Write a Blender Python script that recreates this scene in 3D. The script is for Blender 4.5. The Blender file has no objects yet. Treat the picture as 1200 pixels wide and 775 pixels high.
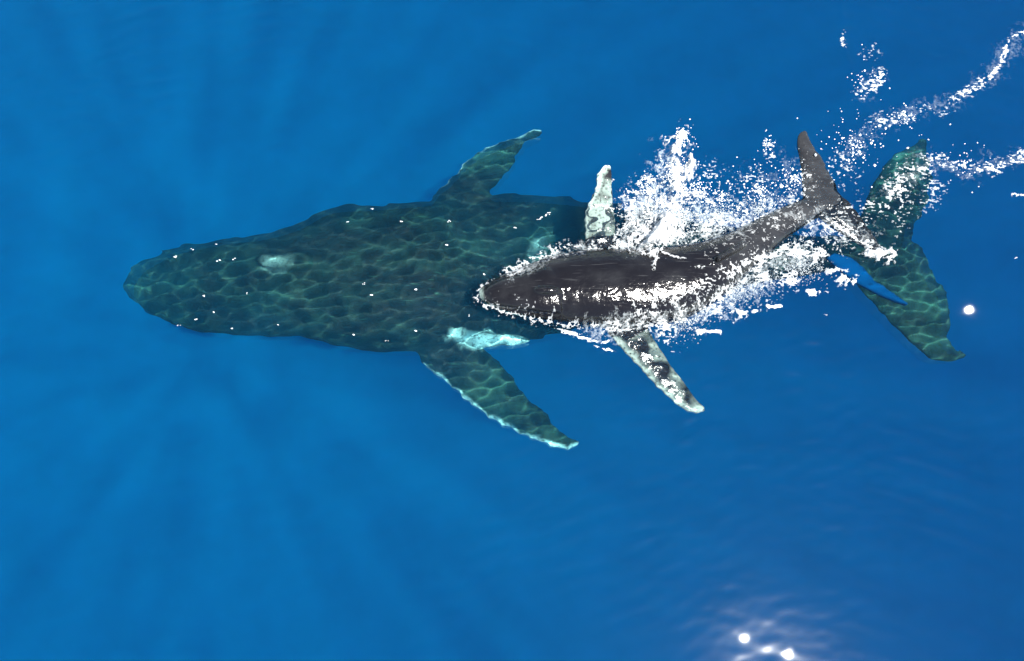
import bpy, math, numpy as np
from mathutils import Vector
from mathutils.bvhtree import BVHTree

S = bpy.context.scene
C = S.collection
R = math.radians

# ------------------------------------------------------------------ camera
CAM_H, PITCH, FPX = 11.0, R(15), 857.0
cam = bpy.data.objects.new('camera', bpy.data.cameras.new('camera'))
C.objects.link(cam)
cam.location = (0, 0, CAM_H)
cam.rotation_euler = (PITCH, 0, 0)
cam.data.sensor_width = 36
cam.data.lens = FPX / 1200 * 36
cam.data.clip_end = 2000
S.camera = cam

# ------------------------------------------------------------------ sky and sun
SUN_ZEN = R(21.5)
sun_az = np.array([.86, -.51]); sun_az /= np.linalg.norm(sun_az)
sun_dir = Vector((math.sin(SUN_ZEN) * sun_az[0], math.sin(SUN_ZEN) * sun_az[1], math.cos(SUN_ZEN)))
w = bpy.data.worlds.new('World'); S.world = w; w.use_nodes = True
nt = w.node_tree
sky = nt.nodes.new('ShaderNodeTexSky'); sky.sky_type = 'NISHITA'; sky.sun_disc = False; sky.dust_density = .15
sky.sun_elevation = math.pi / 2 - SUN_ZEN
sky.sun_rotation = math.atan2(sun_dir.x, sun_dir.y)
nt.links.new(sky.outputs[0], nt.nodes['Background'].inputs[0])
nt.nodes['Background'].inputs[1].default_value = .05
sl = bpy.data.lights.new('sun', 'SUN'); sl.energy = 4.5; sl.angle = R(.5); sl.color = (1, .965, .91)
sl.cycles.is_caustics_light = True
so = bpy.data.objects.new('sun', sl); C.objects.link(so)
so.rotation_euler = sun_dir.to_track_quat('Z', 'Y').to_euler()

S.view_settings.view_transform = 'Standard'; S.view_settings.look = 'None'
S.view_settings.exposure = 2.05; S.view_settings.gamma = 1
cy = S.cycles
cy.use_denoising = True
cy.max_bounces = 8; cy.volume_bounces = 4; cy.transparent_max_bounces = 24
cy.sample_clamp_indirect = 6

# ------------------------------------------------------------------ helpers
CP, SP = math.cos(PITCH), math.sin(PITCH)

def at(px, py, z=0.0):
    """the point of the place at height z that the photo shows at (px, py)"""
    px = np.asarray(px, float); py = np.asarray(py, float)
    x = (px - 600) / FPX; y = (387.5 - py) / FPX
    dx, dy, dz = x, y * CP + SP, y * SP - CP
    z = np.asarray(z, float)
    t = -CAM_H / dz; h = np.hypot(dx, dy) / np.abs(dz)           # slope of the sight line in the air ...
    si = np.sin(np.arctan(h)) / 1.2; g = np.where(z < 0, np.tan(np.arcsin(si)) / np.maximum(h, 1e-6), 1)   # ... and in the water
    t = t + z / dz * g
    return np.stack([dx * t, dy * t, z + 0 * t], -1)

def hash2(ix, iy, seed):
    h = (ix.astype(np.int64) * 374761393 + iy.astype(np.int64) * 668265263 + seed * 1274126177) & 0xffffffff
    h = ((h ^ (h >> 13)) * 1103515245) & 0xffffffff
    h = ((h ^ (h >> 16)) * 2654435761) & 0xffffffff
    return ((h >> 8) & 0xffff) / 65535.0

def vnoise(x, y, seed=0):
    ix = np.floor(x); iy = np.floor(y); fx = x - ix; fy = y - iy
    fx = fx * fx * fx * (fx * (fx * 6 - 15) + 10); fy = fy * fy * fy * (fy * (fy * 6 - 15) + 10)
    a = hash2(ix, iy, seed); b = hash2(ix + 1, iy, seed); c = hash2(ix, iy + 1, seed); d = hash2(ix + 1, iy + 1, seed)
    return (a * (1 - fx) + b * fx) * (1 - fy) + (c * (1 - fx) + d * fx) * fy

def fbm(x, y, seed=0, octv=4, gain=.5):
    s = 0; a = 1; t = 0
    for i in range(octv):
        ca, sa = math.cos(i * 1.3), math.sin(i * 1.3)
        s = s + a * vnoise((x * ca - y * sa) * 2 ** i + 17.3 * i, (x * sa + y * ca) * 2 ** i - 9.1 * i, seed + i); t += a; a *= gain
    return s / t

def rank(a):
    f = a.ravel(); o = np.argsort(np.argsort(f)); return (o / (len(f) - 1)).reshape(a.shape)

def mesh_np(name, V, F, smooth=True):
    """fast mesh from numpy verts and equal-size faces"""
    V = np.asarray(V, np.float32); F = np.asarray(F, np.int32); k = F.shape[1]
    me = bpy.data.meshes.new(name)
    me.vertices.add(len(V)); me.vertices.foreach_set('co', V.ravel())
    me.loops.add(F.size); me.loops.foreach_set('vertex_index', F.ravel())
    me.polygons.add(len(F)); me.polygons.foreach_set('loop_start', np.arange(0, F.size, k, dtype=np.int32))
    me.polygons.foreach_set('use_smooth', np.full(len(F), smooth))
    me.update(calc_edges=True); me.validate()
    return me

def obj(name, me, mat, label=None, cat=None, group=None, kind=None, parent=None):
    o = bpy.data.objects.new(name, me); C.objects.link(o)
    if mat: me.materials.append(mat)
    if label: o['label'] = label
    if cat: o['category'] = cat
    if group: o['group'] = group
    if kind: o['kind'] = kind
    if parent: o.parent = parent
    return o

def mat(name):
    m = bpy.data.materials.new(name); m.use_nodes = True
    return m, m.node_tree, m.node_tree.nodes['Principled BSDF']

def node(t, typ, **kw):
    n = t.nodes.new(typ)
    for k, v in kw.items():
        if k in n.inputs: n.inputs[k].default_value = v
        else: setattr(n, k, v)
    return n

def ramp(t, src, p0, p1, c0=(0, 0, 0, 1), c1=(1, 1, 1, 1)):
    r = t.nodes.new('ShaderNodeValToRGB'); r.color_ramp.elements[0].position = p0; r.color_ramp.elements[1].position = p1
    r.color_ramp.elements[0].color = c0; r.color_ramp.elements[1].color = c1
    t.links.new(src, r.inputs[0]); return r

def mixc(t, fac, a, b):
    m = t.nodes.new('ShaderNodeMix'); m.data_type = 'RGBA'
    for s, v in ((m.inputs[0], fac), (m.inputs[6], a), (m.inputs[7], b)):
        if hasattr(v, 'is_linked') or hasattr(v, 'links'): t.links.new(v, s)
        else: s.default_value = v
    return m.outputs[2]

def seg_dist(P, pts):
    """distance from points P (n,2) to a polyline; also where along it (0..1)"""
    pts = np.asarray(pts, float)[:, :2]; best = np.full(len(P), 1e9); par = np.zeros(len(P))
    L = np.r_[0, np.cumsum(np.linalg.norm(np.diff(pts, axis=0), axis=1))]
    for i in range(len(pts) - 1):
        a, b = pts[i], pts[i + 1]; ab = b - a
        t = np.clip(((P - a) @ ab) / (ab @ ab), 0, 1)
        d = np.linalg.norm(P - (a + t[:, None] * ab), axis=1)
        k = d < best; best[k] = d[k]; par[k] = (L[i] + t[k] * (L[i + 1] - L[i])) / L[-1]
    return best, par

def resample(pts, n):
    pts = np.asarray(pts, float)
    # Catmull-Rom, then even spacing
    P = np.vstack([2 * pts[0] - pts[1], pts, 2 * pts[-1] - pts[-2]]); out = []
    for i in range(1, len(P) - 2):
        for t in np.linspace(0, 1, 12, endpoint=False):
            p0, p1, p2, p3 = P[i - 1:i + 3]
            out.append(.5 * (2 * p1 + (p2 - p0) * t + (2 * p0 - 5 * p1 + 4 * p2 - p3) * t * t + (3 * p1 - p0 - 3 * p2 + p3) * t ** 3))
    out.append(P[-2]); out = np.array(out)
    L = np.r_[0, np.cumsum(np.linalg.norm(np.diff(out[:, :2], axis=0), axis=1))]
    u = np.linspace(0, L[-1], n)
    return np.stack([np.interp(u, L, out[:, k]) for k in range(out.shape[1])], -1)

# ------------------------------------------------------------------ the sea surface shape
rng = np.random.default_rng(5)
WAVES = []
for i in range(46):
    lam = .125 * 2 ** (rng.random() * 1.45); a = rng.normal(math.pi / 2 + .12, .40)
    WAVES.append((2 * math.pi / lam * math.cos(a), 2 * math.pi / lam * math.sin(a), rng.random() * 6.28, lam * lam))
WAMP = .028
SWELL = []
for i in range(10):
    lam = 1.2 * 2 ** (rng.random() * 1.6); a = rng.normal(math.pi / 2 + .3, .5)
    SWELL.append((2 * math.pi / lam * math.cos(a), 2 * math.pi / lam * math.sin(a), rng.random() * 6.28, .0005 * lam))

def half_slope(px, py):
    """slope a wavelet needs so that it mirrors the sun into the camera"""
    p = at(px, py, 0); v = np.array([0, 0, CAM_H]) - p; v /= np.linalg.norm(v)
    h = v + np.array(sun_dir); return p, -h[0] / h[2], -h[1] / h[2]
DIMPLES = [(1136, 363, .3), (872, 748, .085), (924, 767, .085)]
CREST = at(np.array([984, 987, 990, 991, 997, 1008, 1013, 1027]), np.array([-20, 10, 40, 62, 82, 102, 122, 136]), 0)

def wave_h(x, y):
    z = 0 * x
    fade = np.clip(1 - (np.hypot(x, y - 3.0) - 11) / 6, 0, 1)
    for kx, ky, ph, l2 in WAVES: z = z + WAMP * l2 * np.sin(kx * x + ky * y + ph)
    z = z * fade * (.45 + 1.1 * vnoise(x * .8, y * 1.1, 77))
    return z + swell_h(x, y) * fade

def swell_h(x, y):
    z = 0 * x
    for kx, ky, ph, a in SWELL: z = z + a * np.sin(kx * x + ky * y + ph)
    xr, yr = np.ravel(x), np.ravel(y); k = (np.abs(xr - CREST[:, 0].mean()) < 1.5) & (yr > CREST[:, 1].min() - .5)
    if k.any():
        d, u = seg_dist(np.stack([xr[k], yr[k]], -1), CREST); zr = np.array(z, float).reshape(-1)
        zr[k] += .013 * np.exp(-(d / .05) ** 2) * (.4 + .6 * u); z = zr.reshape(np.shape(x))
    return z

# ------------------------------------------------------------------ whale builder
def loft(stations, n=90, m=40, e=2.25):
    """stations: (top px, top py, bottom px, bottom py, z of the middle, rise, drop)"""
    st = resample([[ (s[0] + s[2]) / 2, (s[1] + s[3]) / 2] + list(s) for s in stations], n)[:, 2:]
    T = at(st[:, 0], st[:, 1], st[:, 4]); B = at(st[:, 2], st[:, 3], st[:, 4])
    mid = (T + B) / 2; half = (T - B) / 2
    V = []
    for i in range(n):
        for j in range(m):
            a = 2 * math.pi * j / m; c, s = math.cos(a), math.sin(a)
            cc = math.copysign(abs(c) ** (2 / e), c); ss = math.copysign(abs(s) ** (2 / e), s)
            p = mid[i] + half[i] * cc; p = p + np.array([0, 0, ss * (st[i, 5] if s > 0 else st[i, 6])])
            V.append(p)
    F = [[i * m + j, i * m + (j + 1) % m, (i + 1) * m + (j + 1) % m, (i + 1) * m + j] for i in range(n - 1) for j in range(m)]
    k = len(V); V.append(V_mean(V[:m])); V.append(V_mean(V[-m:]))
    for j in range(m):
        F.append([k, (j + 1) % m, j]); b = (n - 1) * m; F.append([k + 1, b + j, b + (j + 1) % m])
    return V, F

def V_mean(L): return np.mean(np.array(L), axis=0)

def blade(lead, trail, z, thick, n=70, m=14, knob=0.0, seed=1, bend=0.0, scal=0.0):
    """flipper or fluke lobe: lead and trail edges in photo pixels, z root/tip, thickness root/tip"""
    rs = np.random.default_rng(seed)
    L = resample(np.asarray(lead, float), n); T = resample(np.asarray(trail, float), n)
    u = np.linspace(0, 1, n)
    zz = z[0] + (z[1] - z[0]) * (u ** 1.1) + bend * np.sin(math.pi * u)
    Lw = at(L[:, 0], L[:, 1], zz); Tw = at(T[:, 0], T[:, 1], zz)
    if knob:
        kn = sum(np.exp(-((u - c) / .013) ** 2) * a for c, a in zip(np.linspace(.12, .95, 11) + rs.normal(0, .012, 11), rs.uniform(.4, 1, 11)))
        dirv = Lw - Tw; dirv /= np.maximum(np.linalg.norm(dirv, axis=1), .05)[:, None]
        Lw = Lw + dirv * (kn * knob)[:, None]
    if scal:
        dirv = Tw - Lw; dirv /= np.maximum(np.linalg.norm(dirv, axis=1), .05)[:, None]
        Tw = Tw + dirv * (scal * (vnoise(u * 16, u * 0, seed) - .5 + .6 * (vnoise(u * 40, u * 0, seed + 3) - .5)) * np.sin(math.pi * np.clip(u, 0, 1)) ** .5)[:, None]
    V = []
    for i in range(n):
        th = thick[0] + (thick[1] - thick[0]) * u[i]
        for j in range(m):
            a = 2 * math.pi * j / m; f = .5 - .5 * math.cos(a)
            prof = math.sin(a) * (.62 + .55 * (1 - f)) * th / 2
            V.append(Lw[i] * (1 - f) + Tw[i] * f + np.array([0, 0, prof + (.012 if j and j != m // 2 else 0) * math.copysign(1, math.sin(a) + 1e-9)]))
    F = [[i * m + j, i * m + (j + 1) % m, (i + 1) * m + (j + 1) % m, (i + 1) * m + j] for i in range(n - 1) for j in range(m)]
    k = len(V); V.append(V_mean(V[:m])); V.append(V_mean(V[-m:]))
    for j in range(m):
        F.append([k, (j + 1) % m, j]); b = (n - 1) * m; F.append([k + 1, b + j, b + (j + 1) % m])
    return V, F, Lw, Tw

def lump(px, py, z, rx, ry, rz, rot=0):
    V, F = [], []; n, m = 10, 16; c = at(px, py, z)
    for i in range(n + 1):
        t = math.pi * i / n
        for j in range(m):
            a = 2 * math.pi * j / m; x = rx * math.sin(t) * math.cos(a); y = ry * math.sin(t) * math.sin(a)
            V.append(c + np.array([x * math.cos(rot) - y * math.sin(rot), x * math.sin(rot) + y * math.cos(rot), rz * math.cos(t)]))
    F = [[i * m + j, (i + 1) * m + j, (i + 1) * m + (j + 1) % m, i * m + (j + 1) % m] for i in range(n) for j in range(m)]
    return V, F

def fuse(name, pieces, voxel, smooth):
    """weld overlapping shells into one continuous skin"""
    V, F = [], []
    for p in pieces:
        b = len(V); V += [tuple(map(float, v)) for v in p[0]]; F += [[i + b for i in f] for f in p[1]]
    me = bpy.data.meshes.new(name + '_cage'); me.from_pydata(V, [], F); me.validate()
    import bmesh
    bm = bmesh.new(); bm.from_mesh(me); bmesh.ops.recalc_face_normals(bm, faces=bm.faces); bm.to_mesh(me); bm.free()
    o = bpy.data.objects.new(name + '_cage', me); C.objects.link(o)
    r = o.modifiers.new('r', 'REMESH'); r.mode = 'VOXEL'; r.voxel_size = voxel; r.use_smooth_shade = True
    s = o.modifiers.new('s', 'SMOOTH'); s.factor = .5; s.iterations = smooth
    dg = bpy.context.evaluated_depsgraph_get(); dg.update()
    out = bpy.data.meshes.new_from_object(o.evaluated_get(dg)); out.name = name
    bpy.data.objects.remove(o); bpy.data.meshes.remove(me)
    out.polygons.foreach_set('use_smooth', [True] * len(out.polygons))
    return out

def coords(me):
    a = np.empty(len(me.vertices) * 3, np.float32); me.vertices.foreach_get('co', a); return a.reshape(-1, 3)

def set_attr(me, name, val):
    a = me.attributes.new(name, 'FLOAT', 'POINT'); a.data.foreach_set('value', np.asarray(val, np.float32))

# ------------------------------------------------------------------ mother
def stn(x, t, b, ztop, hu, hl, dx=0): return (x + dx, t, x - dx, b, ztop - hu * .66, hu * .66, hl)
mother_body = loft([
    stn(146, 331, 341, -1.62, .10, .10), stn(154, 317, 352, -1.52, .20, .22), stn(170, 305, 363, -1.42, .28, .34),
    stn(205, 290, 380, -1.28, .36, .48), stn(255, 281, 391, -1.12, .46, .6), stn(310, 275, 393, -.95, .56, .75),
    stn(352, 263, 394, -.82, .66, .85), stn(378, 249, 400, -.76, .78, .9), stn(400, 244, 406, -.72, .86, .95), stn(450, 242, 411, -.66, .95, 1.0),
    stn(505, 237, 411, -.68, 1.0, 1.0), stn(550, 232, 408, -.95, .85, 1.0), stn(610, 229, 399, -1.30, .62, .95),
    stn(680, 234, 384, -1.42, .55, .85), stn(740, 246, 364, -1.45, .5, .75), stn(800, 259, 348, -1.4, .48, .65),
    stn(860, 268, 335, -1.22, .5, .55), stn(920, 275, 325, -1.26, .42, .45), stn(975, 279, 316, -1.34, .32, .34),
    stn(1020, 272, 312, -1.42, .22, .24), stn(1052, 275, 300, -1.5, .1, .1)], n=150, m=48)
upper_jaw = loft([
    stn(150, 327, 343, -1.50, .1, .2), stn(165, 311, 355, -1.36, .18, .25), stn(205, 296, 361, -1.19, .22, .3),
    stn(255, 288, 363, -1.02, .26, .35), stn(310, 284, 365, -.84, .30, .4), stn(345, 284, 368, -.76, .32, .5),
    stn(372, 284, 376, -.80, .25, .4)], n=50, m=40, e=2.6)
m_left = blade([(497, 243), (512, 225), (530, 209), (546, 191), (561, 179), (590, 166), (612, 158), (634, 153)],
               [(590, 236), (575, 225), (590, 207), (603, 190), (607, 180), (614, 170), (622, 163), (636, 156)],
               (-1.25, -1.4), (.30, .10), knob=.05, seed=3, scal=.05)
m_right = blade([(480, 402), (500, 430), (528, 451), (554, 474), (583, 494), (612, 508), (640, 519), (660, 525), (678, 523)],
                [(556, 398), (572, 412), (592, 430), (605, 449), (622, 468), (638, 483), (652, 500), (666, 512), (681, 519)],
                (-1.3, -1.35), (.34, .10), knob=.06, seed=4, scal=.07, bend=-.1)
m_fluke_a = blade([(985, 300), (1005, 262), (1014, 236), (1020, 220), (1033, 198), (1050, 181), (1069, 170), (1083, 163)],
                  [(1062, 300), (1069, 276), (1076, 258), (1086, 243), (1090, 222), (1090, 203), (1087, 183), (1086, 166)],
                  (-1.4, -1.5), (.26, .08), seed=5, scal=.09)
m_fluke_b = blade([(975, 300), (998, 328), (1016, 349), (1036, 371), (1056, 392), (1074, 408), (1090, 421), (1110, 424), (1130, 420)],
                  [(1055, 272), (1078, 288), (1090, 308), (1104, 333), (1109, 353), (1113, 373), (1112, 395), (1118, 409), (1133, 416)],
                  (-1.35, -1.1), (.26, .07), seed=6, scal=.1)
blow = lump(322, 306, -.72, .34, .13, .10, -.1)
blow2 = lump(348, 306, -.74, .26, .2, .10)
eye = lump(366, 389, -1.1, .18, .12, .16)
rk = np.random.default_rng(8); knobs = []
for kx, ky in [(175, 322), (196, 312), (220, 304), (245, 299), (270, 296), (180, 345), (200, 352), (225, 355), (250, 357), (276, 358), (185, 334), (210, 330), (238, 328), (262, 327), (290, 355), (160, 334), (292, 296), (230, 315), (232, 343), (256, 342)]:
    ztop = np.interp(kx, [150, 165, 205, 255, 310], [-1.50, -1.36, -1.19, -1.02, -.84]) - .22 * (abs(ky - 328) / 34) ** 2
    knobs.append(lump(kx, ky, ztop, .07, .06, .07))
keel = lump(610, 262, -1.05, .5, .1, .12, .5)
flank = lump(578, 398, -1.3, .66, .12, .16, -.02)
mother_me = fuse('humpback_whale', [flank, mother_body, upper_jaw, m_left, m_right, m_fluke_a, m_fluke_b, blow, blow2, eye] + knobs, .03, 3)

P = coords(mother_me); Pxy = P[:, :2].astype(float)
nz = fbm(Pxy[:, 0] * 7, Pxy[:, 1] * 7, 21)
white = np.zeros(len(P))
for ed, wd in ((m_left[2], .03), (m_right[2], .036)):
    d, u = seg_dist(Pxy, ed)
    white = np.maximum(white, (np.clip(1.25 - d / (wd * (.25 + 1.7 * vnoise(u * 14, 0 * u, 9))), 0, 1)) * (u > .12))
def blob(px, py, z, rx, ry, ang=0):
    c = at(px, py, z)[:2]; q = Pxy - c; ca, sa = math.cos(ang), math.sin(ang)
    a = q[:, 0] * ca + q[:, 1] * sa; b = -q[:, 0] * sa + q[:, 1] * ca
    return np.clip(1.45 - np.hypot(a / rx, b / ry) - (nz - .5) * 1.1, 0, 1)
# pale flank under the flipper root, pale patches on the back and on the blowhole guard
white = np.maximum(white, blob(580, 399, -1.3, .62, .13, -.03) * (P[:, 2] < -1.0))
white = np.maximum(white, .2 * blob(632, 284, -1, .13, .26, -.5))
white = np.maximum(white,   .15 * blob(322, 308, -.7, .24, .13, .1))
pat = np.clip((fbm(Pxy[:, 0] * .9, Pxy[:, 1] * 1.3, 31, 3) - .4) * 3, 0, 1)
pat = np.maximum(pat * .45, np.clip((at(255, 300, -1)[0] - Pxy[:, 0]) * .8, 0, 1))     # paler rostrum and lips
pat = np.maximum(pat, .8 * np.clip(1 - np.hypot(Pxy[:, 0] - at(650, 280, -1)[0], Pxy[:, 1] - at(650, 280, -1)[1]), 0, 1))
fins = np.zeros(len(P))
for b_ in (m_left, m_right, m_fluke_a, m_fluke_b):
    mid = (b_[2] + b_[3]) / 2; d, u = seg_dist(Pxy, mid); hw = np.linalg.norm(b_[2] - b_[3], axis=1) / 2
    fins = np.maximum(fins, (d < np.interp(u, np.linspace(0, 1, len(hw)), hw) * 1.1) * np.clip(u * 4 - .6, 0, 1))
set_attr(mother_me, 'white', white); set_attr(mother_me, 'pale', np.maximum(pat, fins * (.4 + .6 * nz)))

def skin(name, dark, pale, rough, spec, bump, whitec=(.72, .74, .70, 1)):
    m, t, b = mat(name); tc = node(t, 'ShaderNodeTexCoord')
    mp = node(t, 'ShaderNodeMapping'); mp.inputs['Scale'].default_value = (1, 1.6, 1.6); t.links.new(tc.outputs['Object'], mp.inputs[0])
    n1 = node(t, 'ShaderNodeTexNoise', Scale=1.6, Detail=8, Roughness=.6); t.links.new(mp.outputs[0], n1.inputs[0])
    aw = node(t, 'ShaderNodeAttribute', attribute_name='white'); ap = node(t, 'ShaderNodeAttribute', attribute_name='pale')
    mul = node(t, 'ShaderNodeMath', operation='MULTIPLY'); t.links.new(ramp(t, n1.outputs[0], .3, .72).outputs[0], mul.inputs[0])
    add = node(t, 'ShaderNodeMath', operation='ADD'); add.inputs[1].default_value = .07; t.links.new(ap.outputs['Fac'], add.inputs[0]); t.links.new(add.outputs[0], mul.inputs[1])
    c = mixc(t, mul.outputs[0], dark, pale)
    # thin scratches and rake marks in the skin
    m2 = node(t, 'ShaderNodeMapping'); m2.inputs['Scale'].default_value = (1.2, 16, 4); m2.inputs['Rotation'].default_value = (0, 0, .5); t.links.new(tc.outputs['Object'], m2.inputs[0])
    n2 = node(t, 'ShaderNodeTexNoise', Scale=2.2, Detail=3); t.links.new(m2.outputs[0], n2.inputs[0])
    r2 = ramp(t, n2.outputs[0], .64, .74)
    sc = node(t, 'ShaderNodeMath', operation='MULTIPLY'); sc.inputs[1].default_value = .3; t.links.new(r2.outputs[0], sc.inputs[0])
    c = mixc(t, sc.outputs[0], c, tuple(min(1, v * 2.2) for v in pale[:3]) + (1,))
    n3 = node(t, 'ShaderNodeTexNoise', Scale=22, Detail=4); t.links.new(tc.outputs['Object'], n3.inputs[0])
    wv = node(t, 'ShaderNodeMath', operation='MULTIPLY'); t.links.new(aw.outputs['Fac'], wv.inputs[0])
    t.links.new(ramp(t, n3.outputs[0], .25, .5).outputs[0], wv.inputs[1])
    c = mixc(t, wv.outputs[0], c, whitec)
    t.links.new(c, b.inputs['Base Color'])
    lo_ = node(t, 'ShaderNodeTexNoise', Scale=4.5, Detail=3); t.links.new(tc.outputs['Object'], lo_.inputs[0])
    b0_ = node(t, 'ShaderNodeBump', Strength=min(1, bump * 2), Distance=.08); t.links.new(lo_.outputs[0], b0_.inputs['Height'])
    b.inputs['Roughness'].default_value = rough; b.inputs['Specular IOR Level'].default_value = spec
    bp = node(t, 'ShaderNodeBump', Strength=bump, Distance=.03)
    n4 = node(t, 'ShaderNodeTexNoise', Scale=9, Detail=7, Roughness=.6); t.links.new(mp.outputs[0], n4.inputs[0])
    t.links.new(n4.outputs[0], bp.inputs['Height']); t.links.new(b0_.outputs[0], bp.inputs['Normal']); t.links.new(bp.outputs[0], b.inputs['Normal'])
    return m
mother = obj('humpback_whale', mother_me, skin('wet_dark_skin', (.0012, .004, .0035, 1), (.018, .080, .055, 1), .7, .1, .5, (.45, .95, .92, 1)),
             'huge dark adult humpback whale gliding just under the surface beneath the calf', 'whale')
mother.cycles.is_caustics_receiver = True

# ------------------------------------------------------------------ calf
def s2(tx, ty, bx, by, ztop, hu, hl): return (tx, ty, bx, by, ztop - hu, hu, hl)
calf_body = loft([
    s2(561, 341, 562, 349, .03, .05, .08), s2(567, 335, 568, 355, .09, .11, .16), s2(581, 327, 582, 362, .15, .17, .26),
    s2(604, 317, 606, 369, .22, .26, .36), s2(640, 303, 642, 377, .28, .37, .45), s2(680, 295, 684, 382, .31, .43, .5),
    s2(720, 293, 724, 384, .32, .46, .5), s2(760, 292, 766, 381, .315, .45, .48), s2(800, 288, 808, 372, .29, .42, .44),
    s2(838, 279, 852, 344, .22, .35, .38), s2(872, 264, 885, 314, .14, .26, .28), s2(905, 248, 917, 284, .09, .18, .2),
    s2(935, 235, 946, 263, .05, .12, .13), s2(958, 227, 969, 250, .01, .07, .07), s2(972, 222, 984, 244, -.02, .04, .04)], n=120, m=48, e=2.1)
calf_ridge = loft([
    s2(585, 339, 585, 347, .10, .06, .1), s2(610, 335, 610, 347, .20, .09, .1), s2(634, 331, 634, 347, .30, .12, .2), s2(655, 329, 655, 347, .31, .10, .2), s2(675, 334, 675, 344, .29, .05, .1)], n=30, m=20, e=2)
calf_rostrum = loft([
    s2(564, 342, 565, 350, .09, .05, .1), s2(578, 332, 580, 358, .19, .09, .15), s2(604, 323, 606, 362, .27, .13, .2), s2(635, 314, 638, 367, .32, .16, .3), s2(655, 312, 658, 366, .30, .12, .3)], n=40, m=32, e=2.2)
calf_nose = lump(641, 341, .30, .22, .07, .09, -.05)
c_up = blade([(683, 300), (686, 272), (685, 255), (690, 238), (698, 222), (700, 207), (706, 196), (713, 194)],
             [(722, 300), (722, 276), (721, 258), (719, 243), (718, 228), (717, 214), (717, 202), (716, 194)],
             (-.12, .04), (.17, .08), knob=.035, seed=11, scal=.02)
c_dn = blade([(706, 372), (714, 392), (734, 415), (750, 431), (764, 447), (781, 463), (797, 477), (812, 484), (826, 482)],
             [(752, 368), (764, 392), (776, 411), (787, 428), (798, 442), (808, 457), (816, 468), (823, 475), (828, 479)],
             (-.2, -.3), (.17, .07), knob=.03, seed=12, scal=.02)
c_fa = blade([(945, 246), (940, 228), (939, 208), (937, 190), (934, 174), (934, 163), (937, 156), (943, 153)],
             [(992, 240), (984, 226), (977, 212), (970, 199), (963, 186), (955, 174), (949, 164), (946, 156)],
             (-.04, .03), (.11, .05), seed=13, scal=.03)
c_fb = blade([(942, 238), (955, 252), (970, 264), (985, 274), (1002, 285), (1018, 293), (1030, 299)],
             [(978, 222), (990, 232), (1000, 243), (1010, 256), (1020, 270), (1030, 285), (1036, 296)],
             (-.04, -.16), (.11, .05), seed=14, scal=.03)
dorsal = blade([(838, 303), (848, 297), (860, 289), (872, 283)], [(838, 309), (850, 303), (864, 296), (876, 288)], (.26, .16), (.32, .16), n=24)
calf_me = fuse('whale_calf', [calf_body, calf_ridge, calf_rostrum, calf_nose, c_up, c_dn, c_fa, c_fb, (dorsal[0], dorsal[1])], .02, 6)
P = coords(calf_me); Pxy = P[:, :2].astype(float)
nz = fbm(Pxy[:, 0] * 9, Pxy[:, 1] * 9, 41)
white = np.zeros(len(P))
for b_, wd in ((c_up, .075), (c_dn, .07)):
    d, u = seg_dist(Pxy, b_[2]); e_ = np.clip(1.3 - d / (wd * (.5 + 1.2 * vnoise(u * 14, 0 * u, 19))), 0, 1) * (u > .16)
    white = np.maximum(white, e_)
    mid = (b_[2] + b_[3]) / 2; d, u = seg_dist(Pxy, mid); hw = np.linalg.norm(b_[2] - b_[3], axis=1) / 2
    on = (d < np.interp(u, np.linspace(0, 1, len(hw)), hw) * 1.15) & (u > .2)
    white = np.maximum(white, on * np.clip((fbm(Pxy[:, 0] * 3, Pxy[:, 1] * 3, 47, 3) - .42) * 2.2, 0, .42))
white = np.maximum(white, .6 * blob(563, 345, 0, .05, .12))
pat = np.clip((fbm(Pxy[:, 0] * 2, Pxy[:, 1] * 3, 51, 3) - .4) * 2.5, 0, 1) * .5
pat = np.maximum(pat, np.clip((Pxy[:, 0] - at(820, 300)[0]) * .9, 0, 1))
set_attr(calf_me, 'white', white); set_attr(calf_me, 'pale', pat)
calf = obj('whale_calf', calf_me, skin('wet_calf_skin', (.0035, .0028, .003, 1), (.025, .026, .027, 1), .13, .42, .2, (.34, .44, .39, 1)),
           'small grey whale calf breaking the surface above the adult, white-edged flippers spread', 'whale calf')

calf.cycles.is_caustics_receiver = True

# ------------------------------------------------------------------ the sea
def axis(a, b, st, far):
    c = list(np.arange(a, b, st)); hi, lo, s = c[-1], c[0], st; up, dn = [], []
    while hi < far: s *= 1.25; hi += s; up.append(hi)
    s = st
    while lo > -far: s *= 1.25; lo -= s; dn.append(lo)
    return np.array(dn[::-1] + c + up)
xs, ys = axis(-9.5, 10, .0145, 400), axis(-4.2, 10.5, .0145, 400)
X, Y = np.meshgrid(xs, ys); Z = wave_h(X, Y); nx, ny = len(xs), len(ys)
idx = np.arange(nx * ny).reshape(ny, nx)
F = np.stack([idx[:-1, :-1], idx[:-1, 1:], idx[1:, 1:], idx[1:, :-1]], -1).reshape(-1, 4)
per = np.r_[idx[0, :], idx[1:, -1], idx[-1, -2::-1], idx[-2:0:-1, 0]]; n = len(per)
V = np.stack([X, Y, Z], -1).reshape(-1, 3); b0 = len(V)
sea_me = mesh_np('sea_surface', V, F)
e = .01
rn = np.zeros((len(V), 3), np.float32); rn[:, 2] = 1
hx = (swell_h(X + e, Y) - swell_h(X - e, Y)) / (2 * e); hy = (swell_h(X, Y + e) - swell_h(X, Y - e)) / (2 * e)
fine = .26 * np.clip((np.hypot(X - at(900, 800)[0], Y - at(900, 800)[1]) - 1.0) / 4, .2, 1)
gx, gy = np.gradient(Z, ys, xs)[::-1]
q = np.clip(1 - (np.hypot(X, Y - 3) - 9) / 3, 0, 1)
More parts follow.
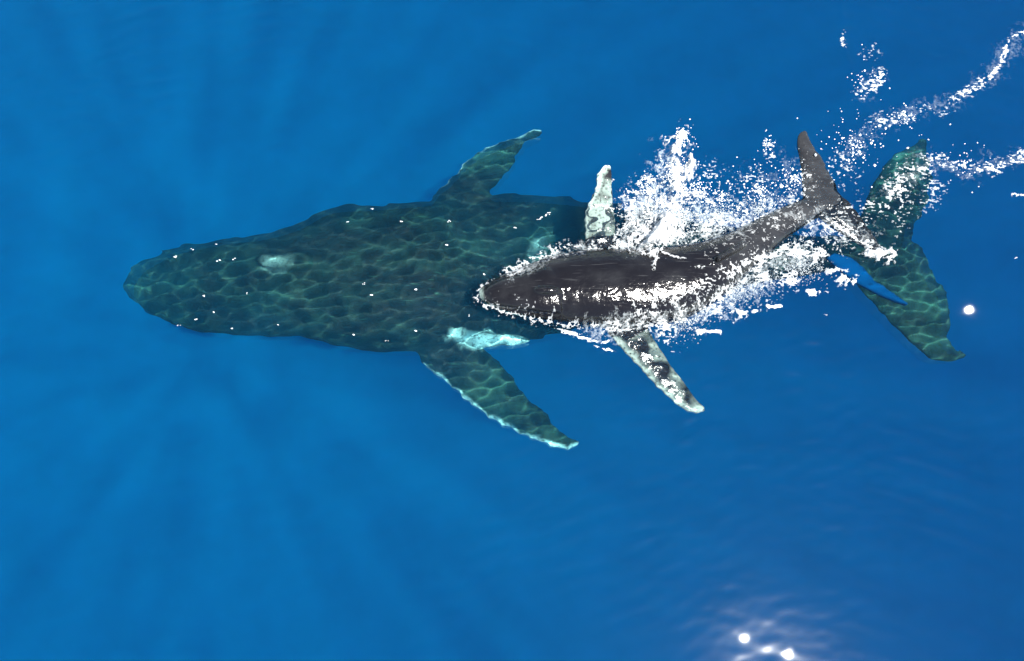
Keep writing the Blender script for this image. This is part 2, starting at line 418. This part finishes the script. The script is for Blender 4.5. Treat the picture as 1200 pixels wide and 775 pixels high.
for px, py, r in DIMPLES:
    p_ = at(px, py, 0); q = q * (1 - np.exp(-((X - p_[0]) ** 2 + (Y - p_[1]) ** 2) / (r * 1.3) ** 2))
sx = hx + fine * (gx - hx) * q; sy = hy + fine * (gy - hy) * q
for px, py, r in DIMPLES:                       # single wavelets that face the sun
    p_, ux, uy = half_slope(px, py); g_ = np.exp(-((X - p_[0]) ** 2 + 1.5 * (Y - p_[1]) ** 2) * (.6 + .8 * vnoise(X * 9, Y * 14, 3)) / r ** 2)
    sx = sx * (1 - g_) + ux * g_; sy = sy * (1 - g_) + uy * g_
nn = np.stack([-sx, -sy, np.ones_like(sx)], -1).reshape(-1, 3); nn /= np.linalg.norm(nn, axis=1)[:, None]
rn[:b0] = nn
a = sea_me.attributes.new('gloss_normal', 'FLOAT_VECTOR', 'POINT'); a.data.foreach_set('vector', rn.ravel())

m = bpy.data.materials.new('sea_water'); m.use_nodes = True; t = m.node_tree; t.nodes.clear()
out = node(t, 'ShaderNodeOutputMaterial')
tr = node(t, 'ShaderNodeBsdfTransparent')
rf = node(t, 'ShaderNodeBsdfRefraction', IOR=1.2, Roughness=0)
# the eye sees the body through gentler ripples than those that focus the sun
ge_ = node(t, 'ShaderNodeNewGeometry'); soft_n = node(t, 'ShaderNodeVectorMath', operation='MULTIPLY'); soft_n.inputs[1].default_value = (.3, .3, 1)
t.links.new(ge_.outputs['Normal'], soft_n.inputs[0]); t.links.new(soft_n.outputs[0], rf.inputs['Normal'])
gl = node(t, 'ShaderNodeBsdfGlossy', Roughness=.045)
an = node(t, 'ShaderNodeAttribute', attribute_name='gloss_normal'); t.links.new(an.outputs['Vector'], gl.inputs['Normal'])
fr = node(t, 'ShaderNodeFresnel', IOR=1.33); t.links.new(an.outputs['Vector'], fr.inputs['Normal'])
# noise put into the transparent tint dims the sun and draws the shafts
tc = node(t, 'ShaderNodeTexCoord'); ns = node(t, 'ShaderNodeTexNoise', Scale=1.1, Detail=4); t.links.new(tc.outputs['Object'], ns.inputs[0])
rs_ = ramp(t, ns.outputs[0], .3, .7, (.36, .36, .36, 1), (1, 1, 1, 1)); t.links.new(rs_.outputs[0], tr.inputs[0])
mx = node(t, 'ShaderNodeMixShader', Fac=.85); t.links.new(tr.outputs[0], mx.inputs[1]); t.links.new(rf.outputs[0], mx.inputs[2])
m2 = node(t, 'ShaderNodeMixShader'); t.links.new(fr.outputs[0], m2.inputs[0]); t.links.new(mx.outputs[0], m2.inputs[1]); t.links.new(gl.outputs[0], m2.inputs[2])
t.links.new(m2.outputs[0], out.inputs[0])
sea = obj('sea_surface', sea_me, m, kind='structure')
sea.cycles.is_caustics_caster = True

# the body of water: one closed box of blue, scattering water reaching up to the wave tops
wb = [(sx_ * 400, sy_ * 400, z_) for z_ in (-45, .055) for sx_, sy_ in ((-1, -1), (1, -1), (1, 1), (-1, 1))]
wb_me = mesh_np('sea_water', wb, [[3, 2, 1, 0], [4, 5, 6, 7], [0, 1, 5, 4], [1, 2, 6, 5], [2, 3, 7, 6], [3, 0, 4, 7]], False)
m = bpy.data.materials.new('blue_water'); m.use_nodes = True; t = m.node_tree; t.nodes.clear()
out = node(t, 'ShaderNodeOutputMaterial')
sc = node(t, 'ShaderNodeVolumeScatter', Density=.068, Anisotropy=-.38); sc.inputs['Color'].default_value = (.0, .52, 1, 1)
ab = node(t, 'ShaderNodeVolumeAbsorption', Density=.3); ab.inputs['Color'].default_value = (0, .84, .975, 1)
ad = node(t, 'ShaderNodeAddShader'); t.links.new(sc.outputs[0], ad.inputs[0]); t.links.new(ab.outputs[0], ad.inputs[1]); t.links.new(ad.outputs[0], out.inputs[1])
obj('sea_water', wb_me, m, kind='structure')

# ------------------------------------------------------------------ solid blue lens added for a reflecting streak over the adult fluke
def streak_lens(lead, trail, z, thick, color, dens, label, seed):
    b_ = blade(lead, trail, z, thick, n=60, m=16, seed=seed, scal=.03)
    me = bpy.data.meshes.new('blue_streak'); me.from_pydata([tuple(map(float, v)) for v in b_[0]], [], b_[1])
    m = bpy.data.materials.new('blue_streak'); m.use_nodes = True; t = m.node_tree; t.nodes.clear()
    out = node(t, 'ShaderNodeOutputMaterial'); sc = node(t, 'ShaderNodeBsdfDiffuse'); sc.inputs['Color'].default_value = color
    t.links.new(sc.outputs[0], out.inputs[0]); me.polygons.foreach_set('use_smooth', [True] * len(me.polygons))
    o = obj('blue_streak', me, m, label, 'bubbles', kind='stuff'); o.cycles.is_caustics_receiver = True
    return o
streak_lens([(968, 303), (982, 316), (998, 329), (1018, 340), (1038, 350), (1062, 358)], [(978, 297), (998, 303), (1012, 314), (1024, 328), (1042, 341), (1062, 355)],
      (-.10, -.2), (.12, .10), (0, .038, .13, 1), 7, 'smooth blue streak standing for a surface reflection across the adult tail fluke', 5)

# ------------------------------------------------------------------ foam
ml, t, b = mat('sea_foam'); b.inputs['Base Color'].default_value = (.46, .48, .49, 1); b.inputs['Roughness'].default_value = .45
b.inputs['Subsurface Weight'].default_value = 0
at_ = node(t, 'ShaderNodeAttribute', attribute_name='thick'); tcf = node(t, 'ShaderNodeTexCoord'); nf = node(t, 'ShaderNodeTexNoise', Scale=60, Detail=3); t.links.new(tcf.outputs['Object'], nf.inputs[0])
# thin foam is a film full of holes, thick foam is closed
s1 = node(t, 'ShaderNodeMath', operation='MULTIPLY_ADD'); t.links.new(nf.outputs[0], s1.inputs[0]); s1.inputs[1].default_value = 1.3; s1.inputs[2].default_value = -.65
s2_ = node(t, 'ShaderNodeMath', operation='ADD'); s2_.use_clamp = True; s2_.label = 'cover'; t.links.new(at_.outputs['Fac'], s2_.inputs[0]); t.links.new(s1.outputs[0], s2_.inputs[1])
s4_ = node(t, 'ShaderNodeMath', operation='MULTIPLY'); s4_.inputs[1].default_value = .8; t.links.new(s2_.outputs[0], s4_.inputs[0]); t.links.new(s4_.outputs[0], b.inputs['Alpha'])
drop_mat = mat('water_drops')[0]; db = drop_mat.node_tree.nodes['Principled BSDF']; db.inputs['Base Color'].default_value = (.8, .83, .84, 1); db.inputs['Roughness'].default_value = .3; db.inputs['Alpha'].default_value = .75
foam_mat = ml
film_mat, t, b = mat('foam_film'); b.inputs['Base Color'].default_value = (.62, .68, .70, 1); b.inputs['Roughness'].default_value = .5
at_ = node(t, 'ShaderNodeAttribute', attribute_name='thick'); tcf = node(t, 'ShaderNodeTexCoord'); nf = node(t, 'ShaderNodeTexNoise', Scale=16, Detail=6, Roughness=.7); t.links.new(tcf.outputs['Object'], nf.inputs[0])
s3_ = node(t, 'ShaderNodeMath', operation='MULTIPLY'); t.links.new(at_.outputs['Fac'], s3_.inputs[0]); t.links.new(ramp(t, nf.outputs[0], .42, .75).outputs[0], s3_.inputs[1]); t.links.new(s3_.outputs[0], b.inputs['Alpha'])
bvh = BVHTree.FromPolygons([tuple(v) for v in coords(calf_me)], [tuple(p.vertices) for p in calf_me.polygons])
G = .009

def foam(name, strokes, noise, h, label, seed, lift=0.0, film=1.0, over=True):
    """strokes: (photo polyline, half width px, cover 0..1)"""
    allp = np.vstack([at(np.array(s[0])[:, 0], np.array(s[0])[:, 1], 0) for s in strokes]); pad = max(s[1] for s in strokes) / 70 * 1.9
    x0, y0 = allp[:, 0].min() - pad, allp[:, 1].min() - pad; x1, y1 = allp[:, 0].max() + pad, allp[:, 1].max() + pad
    gx_, gy_ = np.arange(x0, x1, G), np.arange(y0, y1, G); Xg, Yg = np.meshgrid(gx_, gy_); sh = Xg.shape
    wob = .10
    Q = np.stack([Xg.ravel() + wob * (fbm(Xg.ravel() * 3, Yg.ravel() * 3, seed + 50) - .5), Yg.ravel() + wob * (fbm(Xg.ravel() * 3, Yg.ravel() * 3, seed + 60) - .5)], -1)
    D = np.zeros(len(Q))
    for pts, wd, cov in strokes:
        pw = at(np.array(pts)[:, 0], np.array(pts)[:, 1], 0); d, _ = seg_dist(Q, pw)
        D = np.maximum(D, cov * np.exp(-(d / (wd / 70)) ** 2))
    D = D.reshape(sh)
    if noise == 'lace':
        wx = Xg + .10 * fbm(Xg * 5, Yg * 5, seed + 3); wy = Yg + .10 * fbm(Xg * 5, Yg * 5, seed + 4)
        a1 = 1 - np.abs(2 * fbm(wx * 5, wy * 7, seed, 3) - 1); a2 = 1 - np.abs(2 * fbm(wx * 13, wy * 19, seed + 7, 3) - 1)
        N = rank(.45 * rank(a1) + .55 * rank(a2) + .35 * rank(fbm(Xg * 42, Yg * 52, seed + 9, 2)))
    elif noise == 'fleck':
        N = rank(rank(fbm(Xg * 22, Yg * 38, seed, 3)) + .45 * rank(fbm(Xg * 3, Yg * 3, seed + 5, 2)))
    elif noise == 'clot2':
        N = rank(rank(fbm(Xg * 9, Yg * 7, seed, 3)) + .8 * rank(1 - np.abs(2 * fbm(Xg * 15, Yg * 12, seed + 2, 3) - 1)) + .35 * rank(fbm(Xg * 45, Yg * 45, seed + 5, 2)))
    else:
        N = rank(rank(fbm(Xg * 12, Yg * 15, seed, 4)) + .5 * rank(fbm(Xg * 26, Yg * 26, seed + 5, 2)))
    f = N - (1 - D) + .07; f[D < .03] = -1
    on = f > 0
    if not on.any(): return
    base = wave_h(Xg[on], Yg[on])
    if over:
        px_, py_ = Xg[on], Yg[on]; cz = np.full(len(px_), -9.0)
        for i in range(len(px_)):
            hit = bvh.ray_cast(Vector((px_[i], py_[i], 2)), Vector((0, 0, -1)))
            if hit[0] is not None: cz[i] = hit[0].z
        base = np.maximum(base, cz)
    zz = np.zeros(sh); fine_n = fbm(Xg[on] * 30, Yg[on] * 30, seed + 11, 2)
    zz[on] = base + .004 + h * np.sqrt(np.clip(f[on], 0, .5) * 2) * (.4 + 1.2 * fine_n) + lift * np.clip(D[on], 0, 1) ** 2 * (.3 + 1.4 * fbm(Xg[on] * 5, Yg[on] * 5, seed + 13, 3))
    skirt = zz - .0
    ii = -np.ones(sh, int); ii[on] = np.arange(on.sum())
    q = np.stack([ii[:-1, :-1], ii[:-1, 1:], ii[1:, 1:], ii[1:, :-1]], -1).reshape(-1, 4); q = q[(q >= 0).all(1)]
    if not len(q): return
    used = np.zeros(on.sum(), bool); used[q.ravel()] = True; re = np.cumsum(used) - 1
    V = np.stack([Xg[on], Yg[on], zz[on]], -1)[used]; q = re[q]
    # close each clot underneath so that it has a body
    nV = len(V); V2 = V.copy(); V2[:, 2] -= .003 + h * .2
    ed = np.concatenate([q[:, [0, 1]], q[:, [1, 2]], q[:, [2, 3]], q[:, [3, 0]]]); key = ed[:, 0].astype(np.int64) * nV + ed[:, 1]; rk = ed[:, 1].astype(np.int64) * nV + ed[:, 0]
    bd = ed[~np.isin(key, rk)]
    sk = np.stack([bd[:, 1], bd[:, 0], bd[:, 0] + nV, bd[:, 1] + nV], -1)
    Fq = np.vstack([q, q[:, ::-1] + nV, sk])
    me = mesh_np(name, np.vstack([V, V2]), Fq); fa = np.clip(f[on][used] / (.8 if noise == 'lace' else .5), 0, 1) * film; set_attr(me, 'thick', np.r_[fa, fa])
    return obj(name, me, foam_mat if film == 1 else film_mat, label, 'foam', kind='stuff')

foam('splash_foam', [([(803, 152), (795, 168), (788, 185)], 10, .50), ([(790, 172), (786, 192), (794, 205), (790, 222), (786, 236)], 11, .85),
                     ([(806, 180), (808, 196), (802, 208)], 7, .7),
                     ([(780, 262), (771, 276), (760, 288)], 14, 1.05)], 'clot2', .05, 'thick white splash thrown up beside the flank of the calf', 101, lift=.22)
foam('churned_foam', [([(738, 262), (736, 240), (744, 222), (757, 212), (770, 215)], 8, .6), ([(755, 240), (775, 250), (800, 255), (825, 262)], 24, .30),
                      ([(730, 282), (760, 285), (800, 276), (840, 262)], 13, .55), ([(800, 222), (820, 232), (838, 240)], 4.5, .75), ([(838, 240), (845, 228)], 3.5, .6),
                      ([(795, 245), (830, 262), (870, 262)], 9, .4)], 'lace', .02, 'lacy foam churned up behind the white flipper of the calf', 111, lift=.03)
foam('head_foam', [([(598, 322), (620, 308), (645, 296), (668, 290)], 7, .62), ([(668, 292), (690, 290), (712, 287), (735, 288)], 7, .6), ([(612, 318), (640, 306), (680, 296)], 4, .45),
                   ([(561, 350), (575, 361), (600, 369), (640, 377), (680, 382), (720, 386)], 5, .5), ([(580, 354), (610, 364), (650, 373)], 7, .3),
                   ([(559, 344), (566, 334), (580, 327)], 2, .35), ([(700, 385), (740, 380), (780, 378)], 8, .45)], 'lace', .015, 'broken white foam washing round the head of the calf', 121)
foam('back_foam', [([(742, 366), (765, 358), (790, 353), (815, 343), (838, 328)], 6, .5), ([(745, 372), (785, 368), (825, 356), (855, 342)], 9, .45),
                   ([(805, 322), (828, 314)], 2.5, .6), ([(850, 322), (878, 311), (905, 298), (940, 290)], 9, .7), ([(840, 350), (880, 328), (930, 322)], 9, .42),
                   ([(830, 300), (870, 285), (910, 262), (950, 240)], 14, .2), ([(880, 262), (915, 242), (950, 222)], 7, .30),
                   ([(760, 380), (800, 372), (840, 358)], 10, .32)], 'lace', .02, 'foam streaming along the lower back of the calf towards its tail', 131)
foam('tail_foam', [([(890, 322), (915, 326), (930, 330)], 8, .7), ([(936, 298), (955, 303), (964, 298)], 8, .85), ([(940, 262), (975, 268), (1005, 275)], 12, .36), ([(945, 285), (990, 290)], 8, .35),
                   ([(990, 240), (1010, 262), (1020, 285)], 6, .4), ([(940, 190), (950, 215), (960, 235)], 10, .17)], 'lace', .02, 'foam folding over the tail flukes of the calf', 141)
foam('foam_film', [([(742, 284), (745, 240), (765, 222)], 16, 1.0), ([(785, 190), (790, 225), (775, 270)], 20, 1.05), ([(770, 250), (820, 250), (860, 258)], 20, .9), ([(760, 285), (830, 272), (880, 255)], 10, .9)],
     'clot2', .01, 'thin translucent froth spread under the splash', 221, film=.28)
foam('foam_film', [([(600, 325), (640, 304), (690, 290)], 8, .9), ([(700, 388), (760, 378), (830, 365), (880, 335), (940, 300)], 16, .9), ([(900, 240), (960, 262), (1010, 275)], 16, .7)],
     'clot2', .01, 'thin translucent froth washing along the sides of the calf', 231, film=.2)
foam('foam_film', [([(985, 190), (1025, 150), (1060, 134), (1112, 118), (1158, 92), (1178, 62), (1206, 36)], 12, .8), ([(1040, 225), (1085, 190), (1135, 200), (1206, 182)], 13, .8), ([(1012, 108), (1030, 88)], 11, .7), ([(880, 235), (925, 205)], 26, .6)],
     'clot2', .008, 'faint froth haze lying along the bubble trails', 241, film=.07)
rk2 = np.random.default_rng(77); strands = []
for i in range(26):
    a0 = rk2.uniform(2.2, 6.0); x0_, y0_ = 775 + rk2.normal(0, 16), 262 + rk2.normal(0, 10); L_ = rk2.uniform(22, 75); cu = rk2.normal(0, 1.0)
    strands.append(([(x0_ + L_ * u_ * math.cos(a0 + cu * u_), y0_ + .75 * L_ * u_ * math.sin(a0 + cu * u_)) for u_ in np.linspace(.1, 1, 7)], rk2.uniform(1.2, 2.2), rk2.uniform(.6, .95)))
foam('foam_strands', strands, 'lace', .02, 'thin strands of foam flung outward around the thick splash', 147, lift=.05)
foam('foam_clump', [([(1018, 297), (1030, 298), (1041, 297)], 8, 1.0)], 'clot', .05, 'round clump of white foam beside the calf tail fluke', 151, lift=.05)
foam('foam_clump', [([(985, 326), (996, 327)], 7.5, .8), ([(972, 318), (978, 315)], 4, .5)], 'clot', .04, 'small white clump of foam near the edge of the adult fluke', 152, lift=.04)
foam('foam_clump', [([(864, 367), (882, 366)], 4, .9)], 'clot', .03, 'pair of small foam flecks on open water under the calf tail', 153)
foam('foam_clump', [([(818, 390), (842, 389)], 2.6, 1.0), ([(806, 384), (814, 386)], 2.4, .6)], 'clot', .03, 'thin foam streak right of the calf lower flipper', 154)
foam('foam_clump', [([(950, 342), (968, 343)], 3, .8), ([(900, 360), (914, 360)], 1.8, .9), ([(962, 368), (968, 369)], 1.5, .7)], 'clot', .02, 'row of tiny foam flecks below the adult tail stock', 155)
foam('bubble_trail', [([(985, 190), (1005, 165), (1025, 148), (1060, 134), (1090, 130), (1112, 118)], 10, .27), ([(1112, 118), (1135, 108), (1158, 92)], 5, .5),
                      ([(1158, 92), (1172, 78), (1176, 62), (1182, 48)], 3.4, .6), ([(1182, 48), (1192, 40), (1206, 36)], 2.6, .5), ([(1135, 105), (1122, 118)], 5, .55)], 'fleck', .02,
     'long upper trail of bubbles curving away behind the whales', 161)
foam('bubble_trail', [([(1040, 225), (1062, 205), (1085, 195)], 9, .34), ([(1085, 185), (1110, 190), (1135, 200), (1165, 198), (1185, 190), (1206, 180)], 7, .38),
                      ([(1120, 192), (1150, 202), (1170, 200)], 3, .62), ([(1186, 228), (1206, 228)], 2.4, .95)], 'fleck', .02,
     'lower trail of bubbles running right from the adult fluke', 171)
foam('loose_bubbles', [([(1010, 262), (1040, 240), (1075, 215)], 28, .19), ([(870, 230), (905, 215), (925, 200)], 24, .15), ([(860, 250), (900, 250), (925, 235)], 16, .25),
                       ([(900, 160), (903, 190)], 8, .16), ([(985, 195), (1000, 220)], 18, .16), ([(830, 205), (850, 225)], 22, .12)], 'fleck', .012, 'loose bubbles scattered around the tail of the calf', 181)
foam('loose_bubbles', [([(1008, 112), (1024, 98), (1032, 86)], 7, .45), ([(986, 42), (988, 54)], 4, .6), ([(1015, 65), (1022, 60)], 14, .08), ([(1090, 30), (1110, 40)], 30, .03)], 'fleck', .012,
     'faint bubbles on the thin curling wave at the top edge', 191)
foam('loose_bubbles', [([(850, 352), (800, 372), (780, 388)], 22, .20), ([(880, 340), (900, 350)], 16, .14)], 'fleck', .012, 'loose bubbles drifting below the flank of the calf', 195)
foam('foam_line', [([(660, 389), (690, 396), (712, 401)], 2.2, .85), ([(693, 403), (705, 407), (716, 410)], 1.6, .7), ([(640, 380), (655, 388)], 2, .6)], 'fleck', .012,
     'thin bow wave line of foam under the chin of the calf', 201)

# spray: drops of water in the air around the splash
rs = np.random.default_rng(9); phi = (1 + 5 ** .5) / 2
tv = np.array([[1, 1, 1], [-1, -1, 1], [-1, 1, -1], [1, -1, -1], [1.2, 0, 0], [-1.2, 0, 0]]) / 1.6
ov = np.array([[1, 0, 0], [-1, 0, 0], [0, 1, 0], [0, -1, 0], [0, 0, 1], [0, 0, -1]], float)
of = np.array([[0, 2, 4], [2, 1, 4], [1, 3, 4], [3, 0, 4], [2, 0, 5], [1, 2, 5], [3, 1, 5], [0, 3, 5]])
def spray(spots, label, seed):
    rs = np.random.default_rng(seed); V, F = [], []; k = 0
    for px, py, r, n, hmax in spots:
        for i in range(n):
            a = rs.random() * 6.28; d = r * abs(rs.normal(0, .55)); p = at(px + d * math.cos(a), py + d * math.sin(a), 0)
            z = wave_h(p[0], p[1]) + rs.random() ** 1.5 * hmax + .01; s = rs.uniform(.005, .015) * (1 + (rs.random() < .1))
            q = at(px + d * math.cos(a), py + d * math.sin(a), float(z))
            V.append(ov * s * np.array([1, rs.uniform(.6, 1.4), rs.uniform(.7, 1.2)]) + q); F.append(of + k * 6); k += 1
    return obj('spray', mesh_np('spray', np.vstack(V), np.vstack(F)), drop_mat, label, 'spray', kind='stuff')
spray([(800, 160, 16, 120, .5), (790, 205, 22, 320, .5), (760, 225, 22, 160, .3), (820, 225, 30, 190, .3), (845, 235, 18, 60, .2), (785, 255, 25, 150, .3)], 'fine droplets flung up around the splash by the calf', 21)
spray([(900, 170, 12, 50, .1), (890, 225, 45, 200, .12), (930, 210, 25, 120, .1), (1000, 170, 45, 150, .1), (1060, 140, 35, 60, .05), (1010, 95, 25, 40, .05), (1130, 190, 40, 60, .05)], 'droplets falling around the raised tail of the calf', 22)

def submerged(spots, label, seed):
    rs = np.random.default_rng(seed); V, F = [], []; k = 0
    for px, py, r, n, dmax in spots:
        for i in range(n):
            a = rs.random() * 6.28; d = r * abs(rs.normal(0, .6)); z = -.05 - rs.random() ** 1.3 * dmax; s = rs.uniform(.005, .013)
            V.append(ov * s + at(px + d * math.cos(a), py + .7 * d * math.sin(a), z)); F.append(of + k * 6); k += 1
    o = obj('sunken_bubbles', mesh_np('sunken_bubbles', np.vstack(V), np.vstack(F)), drop_mat, label, 'bubbles', kind='stuff'); o.cycles.is_caustics_receiver = True
    return o
submerged([(760, 250, 26, 1500, .5), (800, 255, 30, 1300, .5), (840, 255, 30, 900, .4), (890, 245, 35, 500, .3), (860, 335, 35, 900, .3), (940, 310, 35, 700, .3), (790, 210, 16, 500, .4), (800, 375, 30, 500, .3)],
          'pale turquoise bubbles driven under the surface beside the calf', 33)

# white specks added for sun glints on the water over the adult
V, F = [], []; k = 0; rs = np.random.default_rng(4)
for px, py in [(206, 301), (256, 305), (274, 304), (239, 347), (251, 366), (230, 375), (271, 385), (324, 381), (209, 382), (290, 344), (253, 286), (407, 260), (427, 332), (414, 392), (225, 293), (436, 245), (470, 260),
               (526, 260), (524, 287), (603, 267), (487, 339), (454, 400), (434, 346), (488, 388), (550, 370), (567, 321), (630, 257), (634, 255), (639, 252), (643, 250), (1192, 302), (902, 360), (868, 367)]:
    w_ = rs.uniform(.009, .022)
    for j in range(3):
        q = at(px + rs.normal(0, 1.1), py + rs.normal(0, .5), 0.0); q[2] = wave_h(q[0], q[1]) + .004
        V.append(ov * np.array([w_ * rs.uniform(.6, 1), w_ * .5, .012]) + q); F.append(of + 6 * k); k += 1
obj('glint_specks', mesh_np('glint_specks', np.vstack(V), np.vstack(F)), drop_mat, 'tiny bright specks standing for sun glints over the back of the adult whale', 'foam', kind='stuff')
